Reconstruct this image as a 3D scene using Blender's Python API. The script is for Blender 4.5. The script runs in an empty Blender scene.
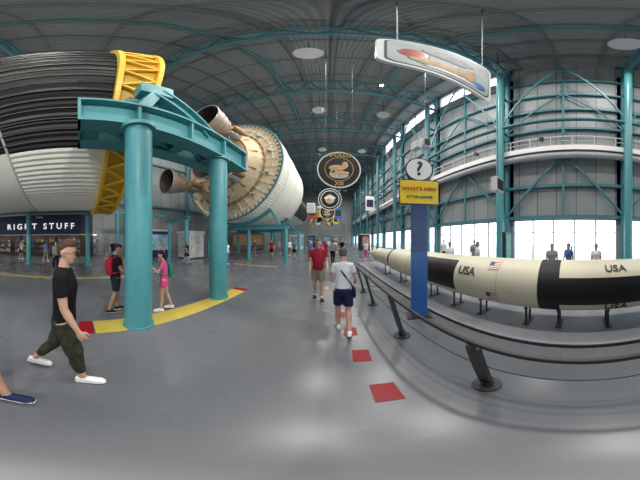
import bpy, bmesh, math, random
from mathutils import Vector, Matrix
from mathutils.bvhtree import BVHTree
random.seed(4)
V=Vector
scene=bpy.context.scene
scene.view_settings.view_transform='Standard'

# ---------------------------------------------------------------- materials
MATS={}
def mat(name,col,rough=.5,metal=0.,nscale=6.,namt=.12,bump=0.,emis=0.,spec=.5):
    if name in MATS: return MATS[name]
    m=bpy.data.materials.new(name); m.use_nodes=True
    nt=m.node_tree; b=nt.nodes['Principled BSDF']
    b.inputs['Roughness'].default_value=rough; b.inputs['Metallic'].default_value=metal
    b.inputs['Specular IOR Level'].default_value=spec
    tc=nt.nodes.new('ShaderNodeTexCoord'); n=nt.nodes.new('ShaderNodeTexNoise')
    n.inputs['Scale'].default_value=nscale; n.inputs['Detail'].default_value=3
    nt.links.new(tc.outputs['Object'],n.inputs['Vector'])
    mx=nt.nodes.new('ShaderNodeMix'); mx.data_type='RGBA'
    c=V(col)
    mx.inputs[6].default_value=(*(c*(1-namt)),1); mx.inputs[7].default_value=(*[min(1,x) for x in c*(1+namt)],1)
    nt.links.new(n.outputs['Fac'],mx.inputs[0]); nt.links.new(mx.outputs[2],b.inputs['Base Color'])
    if bump:
        bp=nt.nodes.new('ShaderNodeBump'); bp.inputs['Strength'].default_value=bump; bp.inputs['Distance'].default_value=.02
        nt.links.new(n.outputs['Fac'],bp.inputs['Height']); nt.links.new(bp.outputs['Normal'],b.inputs['Normal'])
    if emis:
        nt.links.new(mx.outputs[2],b.inputs['Emission Color']); b.inputs['Emission Strength'].default_value=emis
    MATS[name]=m; return m
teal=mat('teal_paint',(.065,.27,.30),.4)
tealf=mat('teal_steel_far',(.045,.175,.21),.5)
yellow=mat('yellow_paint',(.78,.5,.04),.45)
yellow_shade=mat('yellow_paint_shade',(.6,.34,.02),.5)  # darker copy of the yellow, shade painted into the ring band for relief
white=mat('rocket_white',(.80,.78,.71),.45,nscale=2,namt=.05)
cream=mat('rocket_cream',(.68,.64,.5),.45,nscale=3,namt=.08)
aft=mat('rocket_aft_gold',(.72,.60,.40),.5,nscale=2,namt=.2)
black=mat('rocket_black',(.014,.013,.014),.45,spec=.3)
dark=mat('dark_metal',(.025,.027,.03),.45)
bellout=mat('engine_bell_metal',(.48,.37,.30),.4,.4)
bellin=mat('engine_bell_inner',(.06,.045,.04),.6)
bronze=mat('engine_bronze',(.38,.2,.08),.4,.5)
steel=mat('steel',(.4,.41,.42),.35,.6)
greyd=mat('grey_dark',(.15,.16,.17),.6)
lgrey=mat('light_grey',(.5,.51,.54),.5)
slab=mat('platform_grey',(.28,.28,.31),.25)
red=mat('red_vinyl',(.22,.004,.01),.45,spec=.3)
ylow=mat('yellow_floor_vinyl',(.5,.39,.07),.4)
blue=mat('sign_blue',(.012,.10,.34),.35)
blue2=mat('sign_navy',(.01,.035,.15),.35)
signy=mat('sign_yellow',(.85,.6,.02),.4)
signr=mat('sign_red',(.5,.05,.03),.4)
pwhite=mat('print_white',(.8,.8,.78),.5,namt=.03)
navy=mat('navy',(.012,.018,.06),.5)
gold=mat('print_gold',(.6,.36,.08),.5)
tan=mat('print_tan',(.6,.38,.2),.6,nscale=4,namt=.5)
moon=mat('print_moon',(.5,.5,.52),.7,nscale=5,namt=.4)
pblue=mat('print_blue',(.05,.16,.45),.5)

# ---------------------------------------------------------------- builder
class MB:
    def __init__(s): s.v=[];s.f=[];s.m=[];s.s=[];s.mats=[]
    def mi(s,m):
        if m not in s.mats: s.mats.append(m)
        return s.mats.index(m)
    def add(s,vs,fs,m,smooth=False):
        o=len(s.v); s.v+= [V(p) for p in vs]
        for i,f in enumerate(fs):
            s.f.append([o+k for k in f]); s.m.append(s.mi(m[i] if isinstance(m,list) else m)); s.s.append(smooth)
    def box(s,c,d,m,M=None):
        c=V(c);h=V(d)/2;vs=[]
        for z in(-1,1):
            for y in(-1,1):
                for x in(-1,1):
                    p=V((x*h.x,y*h.y,z*h.z))
                    if M: p=M@p
                    vs.append(c+p)
        s.add(vs,[(0,2,3,1),(4,5,7,6),(0,1,5,4),(2,6,7,3),(0,4,6,2),(1,3,7,5)],m)
    def bb(s,x0,x1,y0,y1,z0,z1,m): s.box(((x0+x1)/2,(y0+y1)/2,(z0+z1)/2),(abs(x1-x0),abs(y1-y0),abs(z1-z0)),m)
    def frame(s,p,q):
        d=(V(q)-V(p)).normalized(); up=V((0,0,1)) if abs(d.z)<.95 else V((0,1,0))
        a=d.cross(up).normalized(); b=a.cross(d).normalized(); return d,a,b
    def beam(s,p,q,w,h,m):
        p=V(p);q=V(q);d,a,b=s.frame(p,q); a=a*w/2;b=b*h/2
        s.add([p-a-b,p+a-b,p+a+b,p-a+b,q-a-b,q+a-b,q+a+b,q-a+b],[(0,1,2,3),(7,6,5,4),(0,4,5,1),(1,5,6,2),(2,6,7,3),(3,7,4,0)],m)
    def ibeam(s,p,q,w,h,m,t=.05):
        p=V(p);q=V(q);d,a,b=s.frame(p,q)
        s.beam(p+b*(h/2-t/2),q+b*(h/2-t/2),w,t,m); s.beam(p-b*(h/2-t/2),q-b*(h/2-t/2),w,t,m); s.beam(p,q,t,h-2*t,m)
    def cyl(s,p,q,r1,m,r2=None,n=16,caps=True):
        if r2 is None:r2=r1
        p=V(p);q=V(q);d,a,b=s.frame(p,q)
        c=[(math.cos(2*math.pi*i/n),math.sin(2*math.pi*i/n)) for i in range(n)]
        vs=[p+(a*x+b*y)*r1 for x,y in c]+[q+(a*x+b*y)*r2 for x,y in c]
        s.add(vs,[(i,(i+1)%n,n+(i+1)%n,n+i) for i in range(n)],m,True)
        if caps:
            s.add(vs[:n],[tuple(range(n))],m); s.add(vs[n:],[tuple(range(n))],m)
    def path(s,pts,r,m,n=8):
        for a,b in zip(pts[:-1],pts[1:]): s.cyl(a,b,r,m,n=n)
        for p in pts[1:-1]: s.ball(p,(r,r,r),m,8,6)
    def ball(s,c,r,m,n=12,k=8,M=None):
        c=V(c);vs=[];fs=[]
        for j in range(k+1):
            t=math.pi*j/k
            for i in range(n):
                a=2*math.pi*i/n
                p=V((r[0]*math.sin(t)*math.cos(a),r[1]*math.sin(t)*math.sin(a),r[2]*math.cos(t)))
                if M:p=M@p
                vs.append(c+p)
        for j in range(k):
            for i in range(n):
                fs.append((j*n+i,j*n+(i+1)%n,(j+1)*n+(i+1)%n,(j+1)*n+i))
        s.add(vs,fs,m,True)
    def ring(s,c,ax,R,r,m,n=32,k=8):
        c=V(c);ax=V(ax).normalized();up=V((0,0,1)) if abs(ax.z)<.9 else V((1,0,0))
        a=ax.cross(up).normalized();b=ax.cross(a);vs=[];fs=[]
        for i in range(n):
            t=2*math.pi*i/n;dd=a*math.cos(t)+b*math.sin(t)
            for j in range(k):
                u=2*math.pi*j/k; vs.append(c+dd*(R+r*math.cos(u))+ax*r*math.sin(u))
        for i in range(n):
            for j in range(k):
                fs.append((i*k+j,((i+1)%n)*k+j,((i+1)%n)*k+(j+1)%k,i*k+(j+1)%k))
        s.add(vs,fs,m,True)
    def lathe(s,cx,cz,prof,m,n=48,rib=None,smooth=True):
        vs=[];fs=[];ms=[]
        for (y,r) in prof:
            for i in range(n):
                a=2*math.pi*i/n; rr=r+(rib(i,y) if rib else 0)
                vs.append(V((cx+rr*math.cos(a),y,cz+rr*math.sin(a))))
        for j in range(len(prof)-1):
            ym=(prof[j][0]+prof[j+1][0])/2
            for i in range(n):
                fs.append((j*n+i,j*n+(i+1)%n,(j+1)*n+(i+1)%n,(j+1)*n+i))
                if callable(m): ms.append(m(math.degrees(2*math.pi*(i+.5)/n),ym))
        s.add(vs,fs,ms if callable(m) else m,smooth)
    def disc(s,c,ax,r,m,n=32,h=.02):
        ax=V(ax).normalized(); s.cyl(V(c)-ax*h/2,V(c)+ax*h/2,r,m,n=n)
    def text(s,st,size,fn,m,ext=.01,bold=.012):
        cu=bpy.data.curves.new('t','FONT');cu.body=st;cu.size=size;cu.align_x='CENTER';cu.align_y='CENTER';cu.extrude=ext;cu.resolution_u=3
        cu.offset=size*bold
        ob=bpy.data.objects.new('t',cu);scene.collection.objects.link(ob)
        bpy.context.view_layer.update()
        me=ob.to_mesh()
        vs=[fn(v.co.copy()) for v in me.vertices];fs=[tuple(p.vertices) for p in me.polygons]
        s.add(vs,fs,m); ob.to_mesh_clear(); bpy.data.objects.remove(ob);bpy.data.curves.remove(cu)
    def build(s,name,origin=None,recalc=True,M=None):
        if M: s.v=[M@p for p in s.v]
        if origin is None:
            xs=[p.x for p in s.v];ys=[p.y for p in s.v];zs=[p.z for p in s.v]
            origin=((min(xs)+max(xs))/2,(min(ys)+max(ys))/2,min(zs))
        o=V(origin)
        me=bpy.data.meshes.new(name);me.from_pydata([p-o for p in s.v],[],s.f)
        for m in s.mats: me.materials.append(m)
        me.polygons.foreach_set('material_index',s.m);me.polygons.foreach_set('use_smooth',s.s)
        if recalc:
            bm=bmesh.new();bm.from_mesh(me);bmesh.ops.recalc_face_normals(bm,faces=bm.faces);bm.to_mesh(me);bm.free()
        me.update()
        ob=bpy.data.objects.new(name,me);scene.collection.objects.link(ob);ob.location=o
        return ob
def plane_fn(origin,ux,uy):
    o=V(origin);ux=V(ux);uy=V(uy);n=ux.cross(uy)
    return lambda p:o+ux*p.x+uy*p.y+n*p.z

# ---------------------------------------------------------------- room
XL,XR,YB,YF,ZC=-18,12,-24,72,25
fm=bpy.data.materials.new('polished_concrete');fm.use_nodes=True;nt=fm.node_tree;b=nt.nodes['Principled BSDF']
tc=nt.nodes.new('ShaderNodeTexCoord');n1=nt.nodes.new('ShaderNodeTexNoise');n1.inputs['Scale'].default_value=.6;n1.inputs['Detail'].default_value=6
nt.links.new(tc.outputs['Object'],n1.inputs['Vector']);r=nt.nodes.new('ShaderNodeValToRGB')
r.color_ramp.elements[0].position=.3;r.color_ramp.elements[0].color=(.105,.113,.13,1);r.color_ramp.elements[1].position=.75;r.color_ramp.elements[1].color=(.145,.153,.17,1)
nt.links.new(n1.outputs['Fac'],r.inputs[0]);nt.links.new(r.outputs[0],b.inputs['Base Color'])
r2=nt.nodes.new('ShaderNodeMapRange');r2.inputs[3].default_value=.22;r2.inputs[4].default_value=.32
nt.links.new(n1.outputs['Fac'],r2.inputs[0]);nt.links.new(r2.outputs[0],b.inputs['Roughness'])
m=MB();m.bb(XL,XR,YB,YF,-.2,0,fm);m.build('floor')
cm=bpy.data.materials.new('corrugated_deck');cm.use_nodes=True;nt=cm.node_tree;b=nt.nodes['Principled BSDF']
tc=nt.nodes.new('ShaderNodeTexCoord');w=nt.nodes.new('ShaderNodeTexWave');w.inputs['Scale'].default_value=1.1;w.bands_direction='X'
nt.links.new(tc.outputs['Object'],w.inputs['Vector']);r=nt.nodes.new('ShaderNodeValToRGB')
r.color_ramp.elements[0].color=(.17,.19,.2,1);r.color_ramp.elements[1].color=(.24,.26,.27,1)
nt.links.new(w.outputs['Fac'],r.inputs[0]);nt.links.new(r.outputs[0],b.inputs['Base Color']);b.inputs['Roughness'].default_value=.6
bp=nt.nodes.new('ShaderNodeBump');bp.inputs['Distance'].default_value=.03;nt.links.new(w.outputs['Fac'],bp.inputs['Height']);nt.links.new(bp.outputs['Normal'],b.inputs['Normal'])
m=MB();m.bb(XL-.3,XR+.3,YB-.3,YF+.3,ZC,ZC+.3,cm);m.build('ceiling')
m=MB()
x=XL+1.5
while x<XR: m.bb(x-.08,x+.08,YB,YF,ZC-.4,ZC,greyd); x+=2.4
y=YB+1.5
while y<YF: m.bb(XL,XR,y-.04,y+.04,ZC-.15,ZC,greyd); y+=3
m.build('trim_1')
wallm=bpy.data.materials.new('metal_wall_panel');wallm.use_nodes=True;nt=wallm.node_tree;b=nt.nodes['Principled BSDF']
tc=nt.nodes.new('ShaderNodeTexCoord');bk=nt.nodes.new('ShaderNodeTexBrick');bk.offset=0;bk.inputs['Scale'].default_value=1
bk.inputs['Brick Width'].default_value=1.5;bk.inputs['Row Height'].default_value=3;bk.inputs['Mortar Size'].default_value=.03
bk.inputs['Color1'].default_value=(.21,.235,.25,1);bk.inputs['Color2'].default_value=(.28,.305,.32,1);bk.inputs['Mortar'].default_value=(.06,.08,.09,1)
sx=nt.nodes.new('ShaderNodeSeparateXYZ');cb=nt.nodes.new('ShaderNodeCombineXYZ');ad=nt.nodes.new('ShaderNodeMath')
nt.links.new(tc.outputs['Object'],sx.inputs[0]);nt.links.new(sx.outputs[0],ad.inputs[0]);nt.links.new(sx.outputs[1],ad.inputs[1]);nt.links.new(ad.outputs[0],cb.inputs[0]);nt.links.new(sx.outputs[2],cb.inputs[1])
nt.links.new(cb.outputs[0],bk.inputs['Vector']);nt.links.new(bk.outputs['Color'],b.inputs['Base Color']);b.inputs['Roughness'].default_value=.55
m=MB();m.bb(XL-.3,XL,YB,YF,0,ZC,wallm);m.build('wall_left')
m=MB();m.bb(XL,XR,YF,YF+.3,0,ZC,wallm);m.build('wall_far')
m=MB();m.bb(XL,XR,YB-.3,YB,8,ZC,wallm)
m.bb(XL,XL+2,YB-.3,YB,0,8,wallm);m.bb(XR-2,XR,YB-.3,YB,0,8,wallm);m.build('wall_back')  # unseen behind the camera; its opening is made up to let sky light in
m=MB();m.bb(XR,XR+.3,YB,YF,3.4,22,wallm);m.bb(XR,XR+.3,YB,YF,24.5,ZC,wallm);m.bb(XR,XR+.3,YB,YF,0,.12,greyd)
cols=[-21.4+9*i for i in range(11)]
for y in cols: m.bb(XR,XR+.3,y-.45,y+.45,0,ZC,wallm)
for i,y in enumerate(cols):
    if i not in(3,4,5): m.bb(XR,XR+.3,y+.45,min(YF,y+8.55),22,24.5,wallm)
m.build('wall_right')
for i,y in enumerate(cols[:-1]):
    m=MB();y0=y+.45;y1=y+8.55
    m.bb(XR+.1,XR+.2,y0,y1,3.28,3.4,lgrey);m.bb(XR+.1,XR+.2,y0,y1,2.3,2.37,lgrey)
    k=5
    for j in range(k+1):
        yy=y0+(y1-y0)*j/k; m.bb(XR+.08,XR+.22,yy-.05,yy+.05,.12,3.4,lgrey)
    if i in(2,5):
        m.bb(XR+.06,XR+.1,y0+3.4,y0+3.5,.9,1.3,dark);m.bb(XR+.06,XR+.1,y0+3.7,y0+3.8,.9,1.3,dark)
    m.build('window_%d'%(i+1))
# right wall steel
m=MB()
for i,y in enumerate(cols):
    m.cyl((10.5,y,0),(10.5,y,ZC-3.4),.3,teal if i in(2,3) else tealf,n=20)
    m.cyl((10.5,y,0),(10.5,y,.3),.42,tealf,n=20)
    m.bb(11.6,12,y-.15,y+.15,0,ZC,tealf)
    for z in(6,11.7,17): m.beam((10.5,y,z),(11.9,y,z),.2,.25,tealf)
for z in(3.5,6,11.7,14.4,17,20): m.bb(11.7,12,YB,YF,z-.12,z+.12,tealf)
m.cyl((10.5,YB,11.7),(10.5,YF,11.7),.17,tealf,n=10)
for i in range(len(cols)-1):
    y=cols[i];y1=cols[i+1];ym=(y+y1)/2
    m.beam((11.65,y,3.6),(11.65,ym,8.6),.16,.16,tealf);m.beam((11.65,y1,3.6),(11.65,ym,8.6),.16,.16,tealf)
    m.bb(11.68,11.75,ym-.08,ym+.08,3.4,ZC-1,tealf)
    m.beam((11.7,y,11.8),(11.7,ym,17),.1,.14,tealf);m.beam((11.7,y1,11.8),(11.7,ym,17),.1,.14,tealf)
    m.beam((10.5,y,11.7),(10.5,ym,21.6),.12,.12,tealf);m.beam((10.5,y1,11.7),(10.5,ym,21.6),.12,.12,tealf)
m.build('steel_frame')
m=MB();y0_,y1_=YB+.3,YF-.3
m.bb(10.9,11.55,y0_,y1_,8.9,9.0,lgrey);m.bb(10.82,10.92,y0_,y1_,8.7,9.15,pwhite)
m.bb(10.82,10.88,y0_,y1_,10.0,10.08,lgrey);m.bb(10.82,10.88,y0_,y1_,9.55,9.6,lgrey)
y=YB+.4
while y<y1_: m.bb(10.82,10.88,y-.03,y+.03,9.1,10.05,lgrey);y+=1.5
m.cyl((11.2,y0_,8.4),(11.2,y1_,8.4),.28,lgrey,n=16)
m.build('catwalk')
# roof trusses
m=MB()
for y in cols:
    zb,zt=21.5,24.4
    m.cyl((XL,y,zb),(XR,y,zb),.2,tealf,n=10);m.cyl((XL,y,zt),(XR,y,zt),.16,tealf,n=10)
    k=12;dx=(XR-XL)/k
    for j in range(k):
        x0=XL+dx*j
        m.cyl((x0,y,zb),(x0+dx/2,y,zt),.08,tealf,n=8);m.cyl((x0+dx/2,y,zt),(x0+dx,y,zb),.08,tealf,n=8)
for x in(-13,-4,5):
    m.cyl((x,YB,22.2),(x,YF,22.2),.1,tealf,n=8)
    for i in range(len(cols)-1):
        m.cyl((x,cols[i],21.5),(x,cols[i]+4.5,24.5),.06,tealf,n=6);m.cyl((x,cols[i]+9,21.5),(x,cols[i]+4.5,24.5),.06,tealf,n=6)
m.build('roof_truss')
m=MB()
for y in cols:
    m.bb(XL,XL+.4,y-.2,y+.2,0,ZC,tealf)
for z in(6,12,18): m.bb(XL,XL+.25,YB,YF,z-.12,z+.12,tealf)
m.build('steel_frame')
ext=mat('exterior_paving',(.62,.62,.6),.8)
m=MB();m.bb(XR+.3,60,-60,110,-.3,-.1,ext);m.bb(-50,XR,-60,YB-.4,-.3,-.1,ext);m.build('ground')

# lamps
def lamp(x,y,power,size=1.1,z=20.8):
    m=MB();m.cyl((x,y,z+.05),(x,y,z+.5),size*.5,lgrey,r2=size*.28,n=20);m.cyl((x,y,z+.5),(x,y,ZC-.3),.03,dark,n=6)
    o=m.build('ceiling_lamp',origin=(x,y,z))
    l=bpy.data.lights.new('lamp_disc','AREA');l.shape='DISK';l.size=size;l.energy=power;l.color=(1,.96,.9)
    lo=bpy.data.objects.new('lamp_disc',l);scene.collection.objects.link(lo);lo.parent=o;lo.location=(0,0,0)
for y in(-12,-2,8,18,30,44,60):
    for x in(-1,6.5): lamp(x,y,800,1.6)
for y in(-8,6,26,44): lamp(-15,y,900,1.4)
def fill_lamp(x,y,z,p):  # made-up pendant with a point light, added to brighten the ceiling
    m=MB();m.cyl((x,y,z+.2),(x,y,z+.35),.15,dark,n=12);m.cyl((x,y,z+.3),(x,y,ZC-.3),.02,dark,n=6);
    o=m.build('fill_pendant',origin=(x,y,z))
    l=bpy.data.lights.new('fill_bulb','POINT');l.shadow_soft_size=.2;l.energy=p;l.color=(1,.98,.94)
    lo=bpy.data.objects.new('fill_bulb',l);scene.collection.objects.link(lo);lo.parent=o
for y in(-14,10,28,48): fill_lamp(3.5,y,17,700)
# made-up floodlights on the catwalk rail, added to brighten the rocket
def fill_flood(y,tx,ty,tz,p):
    m=MB();o=V((10.6,y,9.75));t=V((tx,ty,tz));d=(t-o).normalized()
    m.cyl(o-d*.35,o-d*.02,.12,dark,r2=.2,n=16);m.cyl(o-d*.2,(10.83,y,9.6),.03,dark,n=8)
    ob=m.build('fill_floodlight',origin=o)
    l=bpy.data.lights.new('fill_beam','SPOT');l.energy=p;l.spot_size=math.radians(75);l.spot_blend=.6;l.shadow_soft_size=.18;l.color=(1,.96,.88)
    lo=bpy.data.objects.new('fill_beam',l);scene.collection.objects.link(lo);lo.parent=ob
    lo.rotation_euler=d.to_track_quat('-Z','Y').to_euler()
fill_flood(-5,-8,-4,5.5,5500);fill_flood(2.5,-8,1,5.5,4500);fill_flood(8,-8,11,8,4500);fill_flood(17,-8,17,7,3000)

wd=bpy.data.worlds.new('World');scene.world=wd;wd.use_nodes=True
bg=wd.node_tree.nodes['Background'];bg.inputs[0].default_value=(.82,.92,1,1);bg.inputs[1].default_value=3.6

# ---------------------------------------------------------------- first stage (left)
RX,RZ,RR=-8.2,8.4,5.0
m=MB()
def ribc(i,y): return .035 if i%2 else 0.
def mS1(a,y): return black if ((a+45)%360)<90 else white
m.lathe(RX,RZ,[(-2.2,RR),(.8,RR)],mS1,n=300,rib=ribc,smooth=False)
m.lathe(RX,RZ,[(-20,0.1),(-20,RR),(-2.2,RR)],mS1,n=120)
m.ring((RX,-2.2,RZ),(0,1,0),RR+.0,.05,lgrey,n=96)
for y in(-6,-10,-14): m.ring((RX,y,RZ),(0,1,0),RR,.03,lgrey,n=96,k=6)
for k in range(-10,11):
    a=math.radians(k*4.2)
    p=V((RX+(RR+.05)*math.cos(a),0,RZ+(RR+.05)*math.sin(a)))
    m.beam((p.x,-2.2,p.z),(p.x,.8,p.z),.04,.04,dark)
    m.beam((RX+(RR+.02)*math.cos(a),-20,RZ+(RR+.02)*math.sin(a)),(RX+(RR+.02)*math.cos(a),-2.2,RZ+(RR+.02)*math.sin(a)),.04,.04,dark)
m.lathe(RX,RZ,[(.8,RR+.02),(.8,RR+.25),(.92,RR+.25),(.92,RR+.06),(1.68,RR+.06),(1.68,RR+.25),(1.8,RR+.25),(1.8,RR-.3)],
        lambda a,y: yellow_shade if .95<y<1.6 else yellow,n=120,smooth=False)
m.lathe(RX,RZ,[(1.8,RR-.3),(1.3,RR-.5),(1.3,.01)],steel,n=96)
for i in range(40):
    a0=2*math.pi*i/40;a1=2*math.pi*(i+.5)/40;a2=2*math.pi*(i+1)/40;R=RR+.15
    P=lambda a,y:(RX+R*math.cos(a),y,RZ+R*math.sin(a))
    m.beam(P(a0,.9),P(a1,1.7),.09,.09,yellow);m.beam(P(a1,1.7),P(a2,.9),.09,.09,yellow)
m.build('rocket_stage',recalc=False)

# ---------------------------------------------------------------- second stage with engines
m=MB()
Y0=11.2
def mS2(a,y):
    if y>20.2 and ((a+45)%180)<90: return black
    return white
m.lathe(RX,RZ,[(Y0,RR),(Y0+1.6,RR)],white,n=240,rib=ribc,smooth=False)
m.lathe(RX,RZ,[(Y0+1.6,RR),(20,RR)],white,n=96)
m.lathe(RX,RZ,[(20,RR),(20.4,RR),(26,3.3),(38,3.3),(38,.05)],mS2,n=96)
m.ring((RX,Y0+1.6,RZ),(0,1,0),RR,.06,lgrey,n=96);m.ring((RX,16,RZ),(0,1,0),RR,.04,lgrey,n=96)
m.lathe(RX,RZ,[(Y0,RR),(Y0-.12,RR),(Y0-.12,RR-.3)],cream,n=96,smooth=False)
m.lathe(RX,RZ,[(Y0-.12,RR-.3),(Y0-.02,RR-.4),(Y0-.12,3.7),(Y0-.5,3.3),(Y0-1.3,2.7),(Y0-1.4,2.7),(Y0-1.4,.02)],aft,n=96,smooth=False)
m.ring((RX,Y0-.15,RZ),(0,1,0),RR-.03,.07,tealf,n=96)
for i in range(72):
    a=2*math.pi*i/72;c,s_=math.cos(a),math.sin(a)
    m.beam((RX+4.98*c,Y0-.17,RZ+4.98*s_),(RX+4.68*c,Y0-.17,RZ+4.68*s_),.08,.08,greyd)
for i in range(36):
    a=2*math.pi*i/36;c,s_=math.cos(a),math.sin(a)
    m.beam((RX+4.55*c,Y0-.08,RZ+4.55*s_),(RX+3.4*c,Y0-.42,RZ+3.4*s_),.05,.06,cream)
m.ring((RX,Y0-.3,RZ),(0,1,0),3.65,.08,bronze,n=64);m.ring((RX,Y0-1.35,RZ),(0,1,0),2.7,.07,bronze,n=64)
m.ring((RX,Y0-.1,RZ),(0,1,0),4.2,.05,cream,n=64)
for i in range(12):
    a=2*math.pi*i/12+.2;c,s_=math.cos(a),math.sin(a)
    m.cyl((RX+2.2*c,Y0-1.6,RZ+2.2*s_),(RX+3.2*c,Y0-.6,RZ+3.2*s_),.12,bronze,n=8)
    m.ball((RX+4.0*c,Y0-.25,RZ+4.0*s_),(.16,.16,.16),steel,10,6)
def engine(m,ex,ez,yb=9.8,L=3.5):
    prof=[]
    for i in range(11):
        t=i/10; r=.24+.80*(t**.62); prof.append((yb-1.15-(L-1.15)*t,r))
    m.lathe(ex,ez,prof,bellout,n=32)
    m.lathe(ex,ez,[(y,r-.05) for y,r in prof],bellin,n=32)
    m.lathe(ex,ez,[(prof[-1][0],prof[-1][1]),(prof[-1][0],prof[-1][1]-.05)],bellout,n=32)
    for k in(3,5,7,10): m.ring((ex,prof[k][0],ez),(0,1,0),prof[k][1]+.01,.035,steel,n=32,k=6)
    m.lathe(ex,ez,[(yb,.3),(yb-.25,.42),(yb-.7,.4),(yb-1.15,.25),(yb-1.3,.24)],steel,n=24)
    m.cyl((ex+.55,yb-.2,ez+.1),(ex+.5,yb-1.4,ez+.1),.2,bronze,n=14);m.cyl((ex-.5,yb-.3,ez-.15),(ex-.48,yb-1.2,ez-.15),.24,steel,n=14)
    m.path([(ex+.5,yb-1.3,ez+.1),(ex+.45,yb-1.7,ez-.3),(ex,yb-1.9,ez-.5),(ex-.45,yb-1.6,ez-.3),(ex-.48,yb-1.2,ez-.15)],.09,bronze)
    for a in(.6,2.4,4.3):
        m.cyl((ex+1.0*math.cos(a),yb,ez+1.0*math.sin(a)),(ex+.35*math.cos(a),yb-1.1,ez+.35*math.sin(a)),.06,steel,n=8)
for ex,ez in((-2.0,-2.0),(-2.0,2.0),(2.0,-2.0),(2.0,2.0),(0,0)): engine(m,RX+ex,RZ+ez)
m.build('rocket_stage',recalc=False)

def cradle(y,xs=(-3.5,-7.,-12.)):
    m=MB()
    for x in xs:
        m.cyl((x,y,0),(x,y,2.7),.17,teal,n=16);m.cyl((x,y,0),(x,y,.08),.3,teal,n=16)
    m.ibeam((xs[0]+.3,y,2.9),(xs[-1]-.3,y,2.9),.3,.4,teal)
    R=RR+.16
    P=lambda a:(RX+R*math.cos(math.radians(a)),y,RZ+R*math.sin(math.radians(a)))
    for a in range(-130,-50,8): m.beam(P(a),P(a+8),.24,.3,teal)
    for x in(xs[0]-.5,xs[-1]+.5):
        m.beam((x,y,3.0),P(-50 if x>RX else -130),.2,.2,teal)
    m.build('rocket_cradle')
cradle(12.9);cradle(19.)
m=MB()
for x,y in((-11,.7),(-11,-3.5),(-12.6,3.2),(-9.6,7.8),(-12,7.8)):
    m.cyl((x,y,0),(x,y,3.9 if x<-10.5 and y<5 else 3.3),.17,teal,n=16);m.cyl((x,y,0),(x,y,.08),.3,teal,n=16)
m.ibeam((-11,-3.8,3.75),(-11,1.2,3.75),.3,.3,teal)
m.ibeam((-9.3,7.8,3.45),(-12.6,7.8,3.45),.3,.3,teal);m.ibeam((-12.6,3,4.05),(-12.6,7.9,4.05),.3,.3,teal)
m.build('rocket_cradle')

# near gantry
m=MB()
for x,y,top in((-2.8,1.12,4.3),(-2.98,3.62,4.35)):
    m.cyl((x,y,0),(x,y,top),.265,teal,n=32);m.cyl((x,y,0),(x,y,.05),.3,teal,n=32);m.cyl((x,y,top-.1),(x,y,top),.34,teal,n=32)
XB=-3.75
m.ibeam((-2.9,0,4.7),(-2.9,4.85,4.7),.42,.8,teal,.06)
for y in(0.03,1.12,2.4,3.62,4.82): m.bb(-3.08,-2.72,y-.03,y+.03,4.33,5.07,teal)
m.ibeam((XB,0,4.7),(XB,4.85,4.7),.42,.8,teal,.06)
m.bb(XB-.2,-2.7,0,.05,4.3,5.1,teal)
for y in(.3,1.3,2.4,3.6,4.65): m.ibeam((-2.95,y,4.62),(XB+.05,y,4.62),.3,.5,teal)
for a,b_ in((.2,1.3),(1.3,2.4),(2.4,3.6),(3.6,4.65)): m.beam((-2.95,a,4.5),(XB+.05,b_,4.5),.12,.12,teal)
m.ibeam((-2.95,3.15,5.0),(-3.0,1.6,6.15),.34,.4,teal);m.ibeam((XB,3.0,5.1),(-3.6,1.75,6.0),.3,.3,teal)
m.beam((-2.9,1.2,5.1),(-3.0,1.6,6.2),.26,.26,teal)
m.bb(-3.25,-2.85,1.2,1.95,6.0,6.5,teal);m.bb(-3.95,-3.2,1.0,1.7,5.1,5.9,teal)
m.build('support_gantry')

# ---------------------------------------------------------------- floor markings
m=MB();m.bb(-3.12,-2.62,.3,4.55,0,.004,ylow);m.bb(-3.12,-2.62,.02,.28,0,.004,red);m.bb(-3.12,-2.62,4.57,4.8,0,.004,red)
m.build('floor_marking')
m=MB();m.bb(-7.3,-7.05,-10,3.2,0,.004,ylow);m.build('floor_marking')
m=MB();m.bb(-6.5,-3.2,9.6,9.8,0,.004,ylow);m.build('floor_marking')
R12=Matrix.Rotation(math.radians(-6),3,'Z')
for i,y in enumerate((1.16,1.93,2.68,3.45,4.2,5.0)):
    m=MB();m.box((.44-.03*i,y,.003),(.22,.29,.004),red,R12);m.build('floor_arrow')

# ---------------------------------------------------------------- right rocket
CX,CZ,CR=2.92,.9,.48
m=MB();m.bb(2.2,4.0,-6,12,0,.05,slab);m.bb(2.17,2.2,-6,12,0,.055,dark);m.build('display_platform')
m=MB()
def mR(a,y):
    cam=125<a<215
    if 4.05>y>2.43 and cam: return black
    if .65>y>.3: return black
    if .3>y>-2.6 and (150<a<208 or 330<a<380 or a<20): return black
    if 6.3>y>6.15: return black
    return cream
ys=[-7,-6.9,-4,-2.6,.3,.65,1.4,2.43,4.05,6.15,6.3]
prof=[(-7,.02)]+[(y,CR) for y in ys]+[(6.5,.44),(6.9,.40),(8.6,.40),(8.7,.36),(9.6,.25),(10.6,.12),(10.9,.04),(11.4,.03),(11.42,.001)]
m.lathe(CX,CZ,prof,mR,n=72)
for y in(-2.6,1.4,4.6,6.9,8.6): m.ring((CX,y,CZ),(0,1,0),CR-.003 if y<6.5 else .4,.012,lgrey,n=48,k=6)
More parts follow.
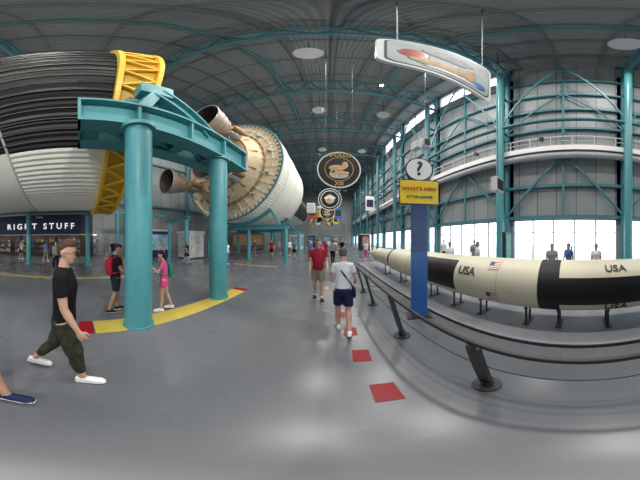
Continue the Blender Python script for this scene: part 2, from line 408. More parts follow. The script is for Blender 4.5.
for a in(45,135):
    c,s_=math.cos(math.radians(a)),math.sin(math.radians(a))
    vs=[];t=V((-s_,0,c))*.02
    for sg in(-1,1):
        for y,r_ in((-7,.46),(-5.4,.46),(-6.3,.95),(-7,.95)): vs.append(V((CX+c*r_,y,CZ+s_*r_))+t*sg)
    m.add(vs,[(0,1,2,3),(7,6,5,4),(0,4,5,1),(1,5,6,2),(2,6,7,3),(3,7,4,0)],black)
def wrap(y0,phi):
    def f(p):
        ph=phi+p.y/CR; r_=CR+.008+p.z
        return V((CX-r_*math.cos(ph),y0-p.x,CZ+r_*math.sin(ph)))
    return f
m.text('USA',.2,wrap(-.62,.86),dark,.006)
m.text('USA',.22,wrap(-.62,-.7),dark,.006)
m.text('USA',.24,wrap(2.1,.45),dark,.006)
def flag(y0,phi):
    w_,h_=.24,.2
    def patch(u0,u1,v0,v1,mt,o):
        vs=[];fs=[]
        k=4
        for j in range(k+1):
            for u in(u0,u1):
                ph=phi+(v0+(v1-v0)*j/k)/CR; r_=CR+o
                vs.append(V((CX-r_*math.cos(ph),y0-u,CZ+r_*math.sin(ph))))
        for j in range(k): fs.append((2*j,2*j+1,2*j+3,2*j+2))
        m.add(vs,fs,mt)
    for s_ in range(9):
        patch(-w_/2,w_/2,-h_/2+h_*s_/9,-h_/2+h_*(s_+1)/9,signr if s_%2==0 else pwhite,.004)
    patch(-w_/2,-w_/2+.1,0,h_/2,blue2,.007)
flag(1.5,.85);flag(1.5,-.5)
m.build('rocket',recalc=False)
m=MB()
for y in(-5,-3.4,-2.,-.53,.35,.95,1.97,2.76,3.7,4.7,5.7,7.4):
    for dx in(-.12,.12): m.cyl((CX+dx,y,.052),(CX+dx,y,CZ-CR+.04 if y<6 else .52),.022,dark,n=10)
    m.bb(CX-.2,CX+.2,y-.06,y+.06,.051,.065,dark)
    m.bb(CX-.16,CX+.16,y-.03,y+.03,.40 if y<6 else .48,.43 if y<6 else .51,dark)
m.build('display_stand')
# railing
m=MB()
posts=(-2.4,-.85,.74,2.28,3.94,5.05)
for y in posts:
    m.cyl((1.15,y,0),(1.15,y,.025),.13,dark,n=24)
    m.cyl((1.15,y,.02),(1.14,y,.12),.055,dark,n=16)
    m.beam((1.15,y,.05),(.95,y,.80),.05,.12,dark)
    m.beam((.95,y,.80),(.92,y,.86),.04,.06,dark)
pts=[V((.92,-3,.87)),V((.92,5.05,.87)),V((.95,5.25,.84)),V((1.0,5.3,.7))]
m.path(pts,.024,dark,n=12)
m.path([V((1.03,-3,.5)),V((1.03,5.1,.5))],.006,dark,n=8)
m.build('railing')
m=MB()
for y in range(-5,13,2): m.cyl((4.4,y,0),(4.4,y,.95),.025,dark,n=8);m.cyl((4.4,y,0),(4.4,y,.02),.12,dark,n=16)
m.path([V((4.4,-5,.95)),V((4.4,11,.95))],.025,dark)
m.build('railing')

# ---------------------------------------------------------------- sign post
m=MB()
m.bb(-.17,.17,-.07,.07,0,1.5,blue);m.bb(-.17,.17,-.07,.07,1.5,2.5,blue2);m.bb(-.26,.26,-.16,.16,0,.03,dark)
m.bb(-.40,.40,-.09,.09,2.52,3.04,signy);m.bb(-.42,.42,-.06,.06,2.49,3.07,blue2)
fn=lambda z,y=-.1:plane_fn((0,y,z),(1,0,0),(0,0,1))
m.text("WHAT'S NEW",.115,fn(2.84),signr,.006);m.text("AT THE CENTER",.075,fn(2.66),blue2,.006)
m.disc((0,0,3.34),(0,1,0),.3,dark,n=40,h=.1);m.disc((0,0,3.34),(0,1,0),.27,pwhite,n=40,h=.12)
m.text('?',.5,plane_fn((0,-.065,3.34),(1,0,0),(0,0,1)),dark,.006)
m.bb(-.03,.03,-.03,.03,3.03,3.12,dark)
m.build('information_sign',M=Matrix.Translation((1.83,2.85,0))@Matrix.Rotation(math.radians(-24),4,'Z'))

# ---------------------------------------------------------------- hanging patches
def patch(x,y,z,R,kind):
    m=MB()
    ax=(0,1,0)
    m.disc((0,0,0),ax,R,pwhite,n=56,h=.06);m.disc((0,0,0),ax,R*.94,black,n=56,h=.08)
    f=lambda cx,cz:plane_fn((cx,-.045,cz),(1,0,0),(0,0,1))
    if kind==0:
        m.disc((0,0,0),ax,R*.66,gold,n=48,h=.085);m.disc((0,0,0),ax,R*.63,black,n=48,h=.095)
        m.ball((0,-.04,-R*.35),(R*.5,.015,R*.2),moon,20,8)
        m.ball((-R*.1,-.05,R*.05),(R*.38,.015,R*.16),tan,16,8);m.ball((R*.26,-.05,R*.22),(R*.15,.015,R*.19),tan,12,8)
        m.ball((R*.12,-.05,-.22*R),(R*.34,.015,R*.1),tan,16,8)
        for sx_ in(-.3,-.1,.12): m.beam((R*sx_,-.055,0),(R*(sx_-.12),-.055,-R*.34),.01,.08*R,tan)
        m.text('APOLLO',R*.3,f(0,R*.78),gold,.01);m.text('XIII',R*.28,f(0,-R*.79),gold,.01)
    else:
        m.disc((0,0,0),ax,R*.8,pwhite,n=48,h=.085);m.disc((0,0,0),ax,R*.74,black,n=48,h=.095)
        m.ball((0,-.04,0),(R*.45,.02,R*.45),moon,20,8);m.ball((0,-.06,R*.1),(R*.5,.02,R*.15),pwhite,16,8);m.ball((-.1,-.07,-R*.15),(R*.2,.02,R*.3),gold,16,8)
    for sx_ in(-.6,.6): m.cyl((R*sx_,0,R*.8),(R*sx_,0,ZC-.3-z),.012,dark,n=6)
    ob=m.build('mission_patch_banner',origin=(0,0,0));ob.location=(x,y,z)
patch(.63,9,6.05,1.25,0);patch(.2,17,6.2,1.25,1);patch(-.1,25.5,6.3,1.2,0);patch(0,34,6.4,1.2,1);patch(.4,46,6.6,1.3,0)
m=MB()
def rrect(w,h,r,y,mt,t):
    pts=[]
    for cx,cz,a0 in((w/2-r,h/2-r,0),(-w/2+r,h/2-r,90),(-w/2+r,-h/2+r,180),(w/2-r,-h/2+r,270)):
        for k in range(7):
            a=math.radians(a0+15*k);pts.append((cx+r*math.cos(a),cz+r*math.sin(a)))
    n=len(pts);vs=[V((p[0],y-t,p[1])) for p in pts]+[V((p[0],y+t,p[1])) for p in pts]
    m.add(vs,[tuple(range(n)),tuple(range(n,2*n))]+[(i,(i+1)%n,n+(i+1)%n,n+i) for i in range(n)],mt)
rrect(2.1,1.9,.25,0,pwhite,.03);rrect(1.93,1.73,.2,0,dark,.035);rrect(1.87,1.67,.2,0,mat('print_sky',(.45,.5,.5),.6,nscale=1.5,namt=.5),.04)
for sgn in(-1,1):
    yy=-.045*sgn
    m.ball((-.2,yy,-.45),(.5,.012,.22),tan,20,8);m.ball((.35,yy,-.3),(.22,.014,.3),tan,16,8);m.ball((.42,yy,-.02),(.13,.016,.14),tan,14,8)
    m.ball((.62,yy,-.55),(.22,.012,.16),pblue,16,8);m.ball((-.6,yy,-.1),(.22,.012,.3),signr,16,8);m.ball((0,yy,.3),(.5,.012,.3),moon,20,8)
    m.ball((.1,yy,-.68),(.6,.012,.07),pwhite,16,6)
for sx_ in(-.8,.8): m.cyl((sx_,0,.95),(sx_,0,ZC-.3-6.2),.012,dark,n=6)
ob=m.build('mission_patch_banner',origin=(0,0,0));ob.location=(1.55,1.62,6.2)

m=MB()
m.bb(5.6,6.3,8.3,8.9,8.6,9.3,lgrey);m.bb(5.75,6.15,8.2,8.35,8.7,9.2,dark);m.bb(5.1,5.5,8.2,8.9,8.2,8.8,lgrey);m.cyl((6,8.6,9.3),(6,8.6,24.6),.02,dark,n=6)
m.bb(5.2,6.2,8.5,8.6,8.9,9.0,dark);m.build('speaker_cluster')
m=MB();m.bb(-.4,.4,-.25,.25,-.5,.5,pwhite);m.bb(-.33,.33,-.27,-.25,-.42,.42,lgrey);m.cyl((0,0,.5),(0,0,19.5),.015,dark,n=6)
o=m.build('projector',origin=(0,0,0));o.location=(-1.7,16,5)
m=MB()
foil=mat('gold_foil',(.8,.5,.08),.35,.4,nscale=9,namt=.4,bump=.8)
m.cyl((0,0,-.6),(0,0,.5),1.5,foil,n=8);m.cyl((0,0,.5),(0,0,1.7),1.0,lgrey,n=10,r2=.8);m.ball((0,-.7,1.2),(.5,.5,.5),lgrey)
for a in(45,135,225,315):
    c,s_=math.cos(math.radians(a)),math.sin(math.radians(a))
    m.cyl((1.4*c,1.4*s_,.3),(2.4*c,2.4*s_,-1.9),.08,foil,n=8);m.cyl((1.2*c,1.2*s_,-.5),(2.2*c,2.2*s_,-1.5),.05,foil,n=8);m.ball((2.4*c,2.4*s_,-1.95),(.4,.4,.08),foil)
m.cyl((0,0,-.6),(0,0,-1.2),.3,dark,r2=.6,n=16);m.cyl((0,0,1.7),(0,0,17.6),.02,dark,n=6)
o=m.build('lunar_lander',origin=(0,0,0));o.location=(-1.6,31,6.6)
for i,(x,y,z,c) in enumerate([(-2.4,24,6,signr),(1.7,26.5,6.3,pblue),(1.8,37,6.5,signy),(-2.6,42,6.8,pwhite),(5.4,20,6.6,pwhite)]):
    m=MB();m.bb(-.6,.6,-.02,.02,-1,1,c);m.bb(-.45,.45,-.03,.03,-.5,.5,navy);m.cyl((-.65,0,1.02),(.65,0,1.02),.03,dark,n=8)
    for s_ in(-.6,.6): m.cyl((s_,0,1),(s_,0,24.7-z),.01,dark,n=5)
    o=m.build('hanging_banner',origin=(0,0,0));o.location=(x,y,z)

# ---------------------------------------------------------------- store on left
shelfm=[mat('merch_%d'%i,c,.6,nscale=5,namt=.5) for i,c in enumerate([(.5,.1,.08),(.1,.2,.5),(.6,.55,.4),(.5,.35,.1),(.1,.3,.2),(.7,.7,.7)])]
m=MB();warm=mat('store_light',(1,.85,.6),.5,emis=4.)
m.bb(-16.5,-16.2,-14,1.5,2.3,4.5,navy);m.bb(-16.2,-16.15,-14,1.5,4.4,4.55,lgrey);m.bb(-16.2,-16.15,-14,1.5,2.25,2.35,lgrey)
m.bb(-17.55,-16.2,-14,1.5,4.5,4.7,greyd)
for y in(-14,-10.1,-6.2,-2.3,1.35): m.bb(-16.5,-16.2,y,y+.2,0,2.3,navy)
m.text('R I G H T   S T U F F',.84,plane_fn((-16.12,-4.0,3.15),(0,1,0),(0,0,1)),mat('letters_lit',(1,1,1),.5,emis=.7),.03)
m.text('T H E',.3,plane_fn((-16.12,-4.0,4.1),(0,1,0),(0,0,1)),pwhite,.02)
m.bb(-17.55,-17.5,-14,1.5,0,4.5,mat('store_back',(.12,.08,.06),.7))
for y in range(-13,2,2):
    m.bb(-17.1,-16.8,y,y+1.,2.28,2.32,warm)
    for z in(.4,.95,1.5):
        m.bb(-17.5,-17.1,y-.2,y+1.3,z-.03,z,greyd)
        for k in range(5):
            h=.2+random.random()*.25; m.bb(-17.4,-17.15,y-.1+k*.28,y+.1+k*.28,z,z+h,random.choice(shelfm))
m.build('gift_shop')
def booth(x0,x1,y0,y1,h,body,pm):
    m=MB();m.bb(x0,x1,y0,y1,0,h,body);m.bb(x0-.1,x1+.1,y0-.1,y1+.1,h,h+.18,lgrey)
    m.bb(x1,x1+.05,y0+.2,y1-.2,h*.3,h*.88,pm);m.bb(x0+.2,x1-.2,y0-.05,y0,h*.3,h*.88,pm);m.bb(x0-.05,x1+.05,y0-.06,y1+.05,0,.12,dark)
    m.build('exhibit_booth')
ep=[mat('exhibit_print_%d'%i,c,.5,nscale=2,namt=.7) for i,c in enumerate([(.25,.4,.5),(.5,.3,.15),(.45,.45,.4),(.1,.2,.35)])]
booth(-15.6,-13.6,6,9,2.6,navy,ep[0]);booth(-15,-12,22,28,3,greyd,ep[1]);booth(-12.6,-10.9,9.2,11,2.4,lgrey,ep[2]);booth(-4.5,-3,36,39,2.8,navy,ep[3])
booth(5.5,7,26,29,2.6,navy,ep[1]);booth(-6.5,-4.5,26,29,2.6,pwhite,ep[0]);booth(1.5,3,44,46,2.8,greyd,ep[2]);booth(-2,1,60,61,3.5,navy,ep[0])
m=MB();m.bb(6.1,6.7,3.0,3.15,0,2.1,dark);m.bb(6.15,6.65,2.98,3.0,.9,2.0,mat('kiosk_print',(.1,.35,.3),.5,nscale=4,namt=.6));m.bb(6,6.8,2.85,3.3,0,.06,dark)
m.build('information_kiosk')
m=MB();m.bb(-.45,.45,-.2,.2,-.5,.4,lgrey);m.bb(-.38,.38,-.22,-.2,-.4,.3,dark);m.cyl((0,0,.4),(0,0,19.5),.03,dark,n=8)
o=m.build('hanging_monitor',origin=(0,0,0));o.location=(8.3,4.6,5.2)

# ---------------------------------------------------------------- people
skin=mat('skin',(.5,.29,.21),.55,nscale=20,namt=.06);skind=mat('skin_tan',(.34,.19,.12),.55,namt=.06)
eyew=mat('eye_white',(.8,.8,.8),.3);eyed=mat('eye_dark',(.02,.015,.01),.3);lip=mat('lips',(.38,.13,.11),.5)
def cl(name,c,rough=.9,n=14,a=.15): return mat('cloth_'+name,c,rough,nscale=n,namt=a,bump=.15,spec=.12)
def hr(name,c): return mat('hair_'+name,c,.7,nscale=40,namt=.4,bump=.4,spec=.2)
cblk=cl('black',(.010,.010,.012));cred=cl('maroon',(.27,.015,.03));cwht=cl('white',(.72,.72,.75),a=.04);cnavy=cl('navy',(.015,.02,.06));ckh=cl('khaki',(.22,.2,.17));cpink=cl('pink',(.6,.09,.26));ccoral=cl('hotpink',(.65,.08,.22))
cgrey=cl('grey',(.25,.26,.28));cteal=cl('teal',(.03,.16,.13));cblue=cl('blue',(.08,.16,.35));cshoe=cl('shoe_white',(.75,.75,.75),a=.03);cshb=cl('shoe_black',(.02,.02,.025));cshn=cl('shoe_navy',(.02,.03,.09));csole=mat('sole_white',(.75,.75,.75),.6)
camo=cl('camo',(.034,.038,.026),n=16,a=.9)
hbr=hr('brown',(.06,.034,.018));hgr=hr('grey',(.11,.09,.08));hbk=hr('black',(.015,.012,.01));hbl=hr('blond',(.35,.22,.09))

def loft(secs,n=16):
    vs=[];fs=[]
    for c,a,b in secs:
        for i in range(n):
            t=2*math.pi*i/n; vs.append(c+a*math.cos(t)+b*math.sin(t))
    k=len(secs)
    for j in range(k-1):
        for i in range(n): fs.append((j*n+i,j*n+(i+1)%n,(j+1)*n+(i+1)%n,(j+1)*n+i))
    fs.append(tuple(range(n))[::-1]);fs.append(tuple(range((k-1)*n,k*n)))
    return vs,fs
def limb(pts,rad,n=14,caps=True):
    pts=[V(p) for p in pts];secs=[]
    ts=[]
    for i in range(len(pts)):
        a=pts[max(0,i-1)];b=pts[min(len(pts)-1,i+1)];ts.append((b-a).normalized())
    ref=V((0,1,0)) if abs(ts[0].y)<.8 else V((1,0,0))
    def fr(t):
        u=t.cross(ref);u.normalize();w=u.cross(t);return u,w
    if caps:
        u,w=fr(ts[0]);secs.append((pts[0]-ts[0]*rad[0]*.6,u*rad[0]*.55,w*rad[0]*.55))
    for p,r_,t in zip(pts,rad,ts):
        u,w=fr(t);secs.append((p,u*r_,w*r_))
    if caps:
        u,w=fr(ts[-1]);secs.append((pts[-1]+ts[-1]*rad[-1]*.6,u*rad[-1]*.55,w*rad[-1]*.55))
    return loft(secs,n)
def rotx(p,a,c):
    p=V(p)-c;ca,sa=math.cos(a),math.sin(a);return V((p.x,p.y*ca-p.z*sa,p.y*sa+p.z*ca))+c

def person(name,x,y,heading,height,shirt,pants,shoe,hair,skn=None,voxel=.014,pose=None,sleeve=.55,plen='short',hairlen=0,fem=False,glasses=False,pack=None,sock=None,bag=None,belly=0.):
    skn=skn or skin
    P=dict(hL=0,kL=3,hR=0,kR=3,sL=2,eL=12,aL=8,sR=2,eR=12,aR=8,lean=0,yaw=0,pitch=0,fL=0,fR=0);P.update(pose or {})
    D=math.radians;parts=[]
    def add(vf,m): parts.append((vf[0],vf[1],m))
    W=.9 if fem else 1.
    piv=V((0,0,.95));lean=-D(P['lean'])
    U=lambda p:rotx(p,lean,piv)
    for sg,h,k,ft in((-1,P['hL'],P['kL'],P['fL']),(1,P['hR'],P['kR'],P['fR'])):
        hip=V((sg*.088,0,.93));h_=D(h);k_=D(k)
        dth=V((sg*.02,math.sin(h_),-math.cos(h_)));kn=hip+dth*.44
        dsh=V((0,math.sin(h_-k_),-math.cos(h_-k_)));an=kn+dsh*.41
        bk=V((0,-math.cos(h_-k_),-math.sin(h_-k_)))
        if plen=='long':
            add(limb([hip,hip+dth*.2,kn,kn+dsh*.2,an],[.098,.088,.066,.062,.05]),pants)
        else:
            add(limb([hip,hip+dth*.2,kn],[.09,.078,.055]),skn)
            e={'short':.33,'mini':.2,'knee':.42,'crop':.42}.get(plen,.33)
            add(limb([hip,hip+dth*.15,hip+dth*e],[.1,.1,.093 if plen!='mini' else .09],caps=False),pants)
            add(limb([kn,kn+dsh*.12+bk*.012,kn+dsh*.22+bk*.006,an],[.055,.058,.048,.036]),skn)
            if plen=='crop': add(limb([kn-dth*.08,kn+dsh*.04,kn+dsh*.16+bk*.01,kn+dsh*.30],[.088,.076,.07,.052],caps=False),pants)
        if sock: add(limb([an-dsh*sock[1],an+dsh*.01],[.046,.041],caps=False),sock[0])
        fa=D(ft);fd=V((sg*.12,math.cos(fa),math.sin(fa))).normalized();fu=V((0,-math.sin(fa),math.cos(fa)));fx=fd.cross(fu).normalized()
        B=an-fu*.045
        secs=[(B-fd*.075,fx*.02,fu*.025),(B-fd*.06,fx*.036,fu*.042),(B+fu*.008,fx*.04,fu*.053),(B+fd*.06,fx*.042,fu*.045),(B+fd*.12-fu*.01,fx*.048,fu*.033),(B+fd*.165-fu*.014,fx*.045,fu*.028),(B+fd*.195-fu*.018,fx*.025,fu*.018)]
        add(loft(secs,14),shoe)
        So=B-fu*.04
        secs=[(So-fd*.08,fx*.02,fu*.014),(So-fd*.065,fx*.04,fu*.016),(So+fd*.06,fx*.044,fu*.016),(So+fd*.13,fx*.051,fu*.016),(So+fd*.185,fx*.042,fu*.016),(So+fd*.205,fx*.02,fu*.012)]
        add(loft(secs,14),csole)
    X=V((1,0,0))
    def tsec(z,rx,ry,cy=0):
        c=U((0,cy,z));yy=U((0,cy+ry,z))-c;return (c,X*rx*W,yy)
    add(loft([tsec(.80,.10,.07),tsec(.84,.165/W,.115,-.01),tsec(.92,.172/W*W**.5,.12,-.012),tsec(1.0,.155,.105,0),tsec(1.04,.14,.1)],20),pants)
    b=belly
    tor=[tsec(.905,.172,.118,-.002+b*.3),tsec(.98,.166,.114+b*.7,b*.5),tsec(1.08,.152,.11+b,b*.7),tsec(1.2,.165,.116+b*.6,.004+b*.4),tsec(1.3,.178,.124 if not fem else .132,.008),tsec(1.38,.178,.11),tsec(1.435,.148,.088,-.008),tsec(1.47,.09,.07,-.012),tsec(1.495,.05,.05,-.012)]
    add(loft(tor,24),shirt)
    add(limb([U((0,-.015,1.44)),U((0,-.005,1.5)),U((0,.012,1.57))],[.062,.055,.055]),skn)
    hands=[]
    for sg,s_,e_,a_ in((-1,P['sL'],P['eL'],P['aL']),(1,P['sR'],P['eR'],P['aR'])):
        sh=V((sg*.182*W,-.005,1.405));s2=D(s_);ab=D(a_)
        d1=V((sg*math.sin(ab),math.sin(s2)*math.cos(ab),-math.cos(s2)*math.cos(ab))).normalized()
        el=sh+d1*.285
        s3=s2+D(e_);ab2=ab*.25
        d2=V((sg*math.sin(ab2),math.sin(s3)*math.cos(ab2),-math.cos(s3)*math.cos(ab2))).normalized();wr=el+d2*.25
        shp,elp,wrp=U(sh),U(el),U(wr);mid=shp.lerp(elp,sleeve);inn=U(V((sg*.11*W,-.005,1.40)))
        t=.9 if fem else 1
        add(limb([shp,shp.lerp(elp,.5),elp],[.052*t,.047*t,.038*t]),skn)
        add(limb([inn,shp,shp.lerp(elp,sleeve*.5),mid],[.075,.066*t,.062*t,.064*t],caps=False),shirt)
        add(limb([elp,elp.lerp(wrp,.3),wrp],[.038*t,.04*t,.025*t]),skn)
        hands.append((wrp,(wrp-elp).normalized(),sg))
    hz=V((0,.012,1.545));hy=-D(P['yaw']);hp=D(P['pitch'])
    MH=Matrix.Rotation(hy,3,'Z')@Matrix.Rotation(hp,3,'X')
    HH=lambda p:U(hz+MH@(V(p)*.94+V((0,0,-.02))))
    def hs(z,cy,rx,ry):
        c=HH((0,cy,z));return (c,HH((rx,cy,z))-c,HH((0,cy+ry,z))-c)
    add(loft([hs(0,.052,.02,.018),hs(.012,.045,.036,.035),hs(.035,.028,.052,.06),hs(.06,.014,.062,.078),hs(.09,.004,.069,.09),hs(.12,-.002,.073,.094),hs(.15,-.004,.076,.099),hs(.18,-.006,.074,.098),hs(.205,-.006,.064,.085),hs(.225,-.006,.045,.06),hs(.235,-.006,.018,.025)],20),skn)
    add(loft([hs(.07,.088,.016,.016),hs(.078,.094,.017,.02),hs(.09,.092,.012,.016),hs(.118,.086,.008,.009)],10),skn)
    O=HH((0,0,0))
    for sg in(-1,1):
        add(loft([(HH((sg*.072,-.005,.08)),HH((.009,0,0))-O,HH((0,.012,0))-O),(HH((sg*.08,-.008,.11)),HH((.011,0,0))-O,HH((0,.022,0))-O),(HH((sg*.08,-.01,.135)),HH((.009,0,0))-O,HH((0,.018,0))-O)],10),skn)
    add(loft([hs(.118,.02,.062,.075),hs(.13,.02,.062,.078),hs(.14,.02,.06,.075)],16),skn)
    if hairlen==0:
        add(loft([hs(.06,-.05,.05,.04),hs(.09,-.042,.072,.060),hs(.13,-.036,.079,.072),hs(.165,-.026,.081,.086),hs(.19,-.004,.078,.104),hs(.225,.006,.064,.090),hs(.252,.01,.035,.055)],20),hair)
    elif hairlen==1:
        add(loft([hs(.03,-.055,.06,.035),hs(.06,-.045,.078,.056),hs(.11,-.035,.087,.076),hs(.15,-.022,.09,.094),hs(.185,-.01,.088,.106),hs(.22,-.006,.07,.09),hs(.25,-.006,.035,.05)],20),hair)
    else:
        add(loft([hs(-.12,-.075,.05,.025),hs(-.06,-.07,.07,.04),hs(.02,-.05,.076,.05),hs(.08,-.04,.084,.066),hs(.14,-.024,.088,.09),hs(.185,-.01,.086,.105),hs(.22,-.006,.07,.09),hs(.25,-.006,.035,.05)],20),hair)
    if pack:
        def bs(z,rx,ry,cy): c=U((0,cy,z));return (c,X*rx,U((0,cy+ry,z))-c)
        add(loft([bs(1.0,.10,.05,-.17),bs(1.03,.13,.075,-.18),bs(1.2,.14,.085,-.19),bs(1.36,.12,.07,-.17),bs(1.42,.07,.04,-.15)],16),pack)
        for sg in(-1,1):
            add(limb([U((sg*.10,-.12,1.42)),U((sg*.115,0,1.475)),U((sg*.12,.115,1.38)),U((sg*.13,.13,1.22)),U((sg*.15,.06,1.08)),U((sg*.12,-.12,1.05))],[.016]*6,n=8),pack)
    if bag:
        add(limb([U((-.14,-.02,1.46)),U((-.02,-.125,1.3)),U((.14,-.12,1.08)),U((.18,-.06,.98))],[.012]*4,n=8),bag)
        add(limb([U((-.14,-.02,1.46)),U((-.05,.13,1.35)),U((.12,.13,1.1)),U((.18,.05,.98))],[.012]*4,n=8),bag)
        def bs(z,rx,ry): c=U((.2,-.01,z));return (c,X*rx,U((.2,-.01+ry,z))-c)
        add(loft([bs(.78,.03,.09),bs(.8,.045,.11),bs(.93,.045,.11),bs(.99,.02,.09)],14),bag)
    av=[];af=[];own=[]
    for i,(vs,fs,m_) in enumerate(parts):
        o=len(av);av+=vs
        for f in fs: af.append([o+k for k in f]);own.append(i)
    me=bpy.data.meshes.new('tmp');me.from_pydata(av,[],af)
    bm=bmesh.new();bm.from_mesh(me);bmesh.ops.recalc_face_normals(bm,faces=bm.faces);bm.to_mesh(me);bm.free()
    ob=bpy.data.objects.new('tmp',me);scene.collection.objects.link(ob)
    rm=ob.modifiers.new('r','REMESH');rm.mode='VOXEL';rm.voxel_size=voxel
    sm=ob.modifiers.new('s','SMOOTH');sm.iterations=2;sm.factor=.5
    dg=bpy.context.evaluated_depsgraph_get();ev=ob.evaluated_get(dg);m2=ev.to_mesh()
    tree=BVHTree.FromPolygons(av,af)
    vs=[v.co.copy() for v in m2.vertices];fs=[tuple(p.vertices) for p in m2.polygons];ms=[]
    for p in m2.polygons:
        r_=tree.find_nearest(p.center);ms.append(parts[own[r_[2]]][2])
    ev.to_mesh_clear();bpy.data.objects.remove(ob);bpy.data.meshes.remove(me)
    B=MB();B.add(vs,fs,ms,True)
    for wr,d,sg in hands:
        w=V((0,1,0))-d*d.y
        if w.length<.3: w=V((0,0,1))-d*d.z
        w.normalize();nr=d.cross(w).normalized()
        if nr.x*sg>0: nr=-nr
        B.add(*loft([(wr-d*.02,w*.024,nr*.02),(wr+d*.015,w*.028,nr*.018),(wr+d*.05,w*.038,nr*.016),(wr+d*.085,w*.038,nr*.013),(wr+d*.095,w*.03,nr*.008)],12),skn,True)
        for off,L in((-.029,.058),(-.010,.07),(.010,.076),(.029,.068)):
            p0=wr+d*.085+w*off;d_a=(d+nr*.25).normalized();d_b=(d+nr*.8).normalized();d_c=(d*.5+nr).normalized()
            p1=p0+d_a*L*.45;p2=p1+d_b*L*.32;p3=p2+d_c*L*.25
            B.add(*limb([p0-d*.015,p1,p2,p3],[.0092,.0088,.008,.0068],n=8),skn,True)
        p0=wr+d*.025+w*.026;p1=p0+(w*.7+d*.7+nr*.2).normalized()*.035;p2=p1+(w*.2+d+nr*.3).normalized()*.03;p3=p2+(d+nr*.5).normalized()*.02
        B.add(*limb([p0-w*.012,p1,p2,p3],[.012,.011,.0095,.008],n=8),skn,True)
    for sg in(-1,1):
        B.ball(HH((sg*.03,.0865,.112)),(.011,.008,.007),eyew,10,6);B.ball(HH((sg*.03,.093,.112)),(.005,.003,.005),eyed,8,6)
        B.add(*limb([HH((sg*.014,.094,.131)),HH((sg*.03,.097,.135)),HH((sg*.046,.085,.131))],[.0035,.004,.0028],n=6),hair,True)
    B.add(*limb([HH((-.022,.079,.04)),HH((0,.089,.042)),HH((.022,.079,.04))],[.003,.006,.003],n=8),lip,True)
    if glasses:
        for sg in(-1,1):
            B.ring(HH((sg*.031,.103,.112)),HH((0,1,0))-O,.020,.0024,dark,n=20,k=6)
            B.add(*limb([HH((sg*.051,.101,.116)),HH((sg*.080,.05,.118)),HH((sg*.086,-.01,.12))],[.0024]*3,n=6),dark)
        B.add(*limb([HH((-.012,.104,.114)),HH((.012,.104,.114))],[.0024]*2,n=6),dark)
    zmin=min(p.z for p in B.v);s=height/1.745
    M=Matrix.Translation((x,y,0))@Matrix.Rotation(-D(heading),4,'Z')@Matrix.Scale(s,4)@Matrix.Translation((0,0,-zmin))
    return B.build(name,origin=(x,y,0),recalc=False,M=M)

person('man',-1.55,-.13,8,1.74,cblk,camo,cshoe,hbr,voxel=.0085,glasses=True,plen='crop',
  pose=dict(hR=16,kR=6,hL=-16,kL=18,fL=-8,fR=4,sR=10,eR=18,aR=6,sL=-12,eL=14,aL=6,lean=0,yaw=10,pitch=-6))
person('man',-.93,-.83,5,1.78,cgrey,cteal,cshn,hbr,voxel=.011,plen='short',pose=dict(hR=-6,kR=10,hL=26,kL=6,fL=4,lean=0))
person('woman',.26,2.74,4,1.6,cwht,cnavy,cshoe,hgr,voxel=.009,fem=True,plen='short',hairlen=0,sleeve=.45,bag=cnavy,
  pose=dict(hL=10,kL=6,hR=-10,kR=22,fR=-18,sL=10,eL=75,aL=14,sR=8,eR=60,aR=16,lean=3,pitch=-12))
person('man',-.27,4.4,178,1.76,cred,ckh,cshb,hgr,voxel=.011,belly=.03,sock=(cshoe,.05),glasses=True,plen='short',
  pose=dict(hL=6,kL=4,hR=-6,kR=10,sR=5,eR=20,sL=5,eL=45,aL=10,pitch=-5))
person('man',-3.55,.86,-10,1.64,cblk,cshb,cshb,hbk,skn=skind,voxel=.012,pack=cred,plen='short',
  pose=dict(hL=8,kL=6,hR=-8,kR=14,sR=10,eR=50,pitch=-20,yaw=30))
person('boy',-4.0,1.35,60,1.5,cgrey,cblk,cshb,hbr,voxel=.013,plen='short',pose=dict(hL=-6,hR=6,sR=10,eR=30))
person('girl',-3.2,1.93,-150,1.5,cpink,ccoral,cshoe,hbk,voxel=.011,fem=True,hairlen=2,plen='mini',pack=cteal,
  pose=dict(hL=10,kL=8,hR=-8,kR=12,sR=20,eR=60,sL=35,eL=100,lean=4,pitch=-15))
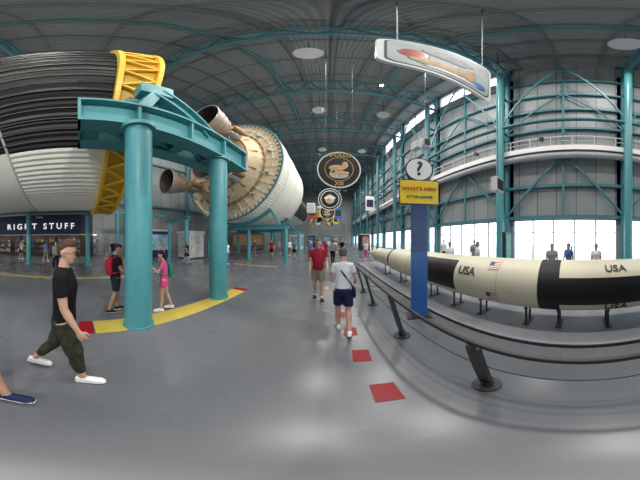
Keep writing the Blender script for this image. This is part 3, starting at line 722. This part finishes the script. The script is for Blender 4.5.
bgp=[('woman',4.9,5.1,200,1.66,cwht,cnavy,hbl,1),('man',5.6,4.1,150,1.66,cwht,ckh,hgr,0),('man',7.2,5.5,250,1.72,cgrey,cblk,hbr,0),
('man',6.0,1.0,260,1.6,cgrey,cnavy,hgr,0),('woman',6.2,-.7,290,1.58,cwht,cblue,hbk,1),('woman',6.6,.4,300,1.6,cblue,cnavy,hbr,1),('man',8,9,200,1.75,cwht,cblk,hbr,0),
('man',-1.5,13,180,1.76,cblue,ckh,hbr,0),('woman',-.7,16,170,1.65,cpink,cnavy,hbl,2),('man',.35,11.5,10,1.76,cgrey,cblk,hbk,0),
('man',-2.3,19,190,1.78,cblk,cblue,hbr,0),('woman',.9,19,0,1.66,cwht,cblk,hbr,1),('man',.1,22,180,1.8,cwht,cblue,hbk,0),('man',-1.4,24,0,1.75,cred,ckh,hgr,0),
('man',-11.5,2.6,120,1.75,cblk,cblue,hbk,0),('woman',-9.3,-1.3,60,1.64,cgrey,cblk,hbk,2),('man',-12.8,-2.6,30,1.74,cblue,ckh,hbr,0),('man',-10,5.8,90,1.75,cgrey,cnavy,hbr,0),
('woman',-6.8,9.2,120,1.64,cwht,cblue,hbk,1),('man',-5.2,14,160,1.76,cred,cblk,hbk,0),
('man',-13.5,-5,10,1.75,cwht,cblk,hbk,0),('woman',-14,-1,200,1.65,cred,cnavy,hbr,2),('man',-14.2,2.5,100,1.78,cgrey,ckh,hbr,0),('woman',-8.8,7.2,70,1.66,cblk,cnavy,hbk,2),
('man',-4.2,17,170,1.78,cwht,ckh,hgr,0),('woman',-3.1,14.5,20,1.66,cblue,cblk,hbl,1),('man',1.3,15,190,1.8,cblk,ckh,hbk,0),('woman',-.2,14,180,1.65,cred,cnavy,hbr,1),
('man',-6,19,120,1.75,cgrey,cblue,hbr,0),('man',2.2,24,180,1.78,cblue,ckh,hbr,0),('woman',3.4,14,220,1.66,cwht,cpink,hbl,1),('man',-3,28,180,1.8,cwht,cblk,hbk,0),
('woman',1.6,30,0,1.66,cpink,cblue,hbk,1),('man',-.5,29,180,1.78,cblk,ckh,hbr,0),('man',-8,16,80,1.76,cblk,ckh,hbk,0)]
for i,(nm,x,y,h,H,s1,p1,ha,hl) in enumerate(bgp):
    a=random.choice((6,10,14));
    person(nm,x,y,h,H,s1,p1,cshb if i%2 else cshoe,ha,voxel=.022 if i<20 else .026,fem=nm=='woman',hairlen=hl,plen='short' if i%3 else 'long',
      pose=dict(hL=a,kL=5,hR=-a,kR=12,sL=-a,sR=a,eL=25,eR=20))

# ---------------------------------------------------------------- camera
cd=bpy.data.cameras.new('camera');cam=bpy.data.objects.new('camera',cd);scene.collection.objects.link(cam);scene.camera=cam
cam.location=(0,0,1.75);cam.rotation_euler=(math.pi/2,0,math.radians(2.88))
cd.type='PANO';cd.lens=10;cd.clip_start=.05;cd.clip_end=500
S=2.78
cd.panorama_type='EQUIRECTANGULAR'
cd.longitude_min=-math.radians(320/S);cd.longitude_max=math.radians(320/S)
cd.latitude_min=-math.radians(240/S);cd.latitude_max=math.radians(240/S)
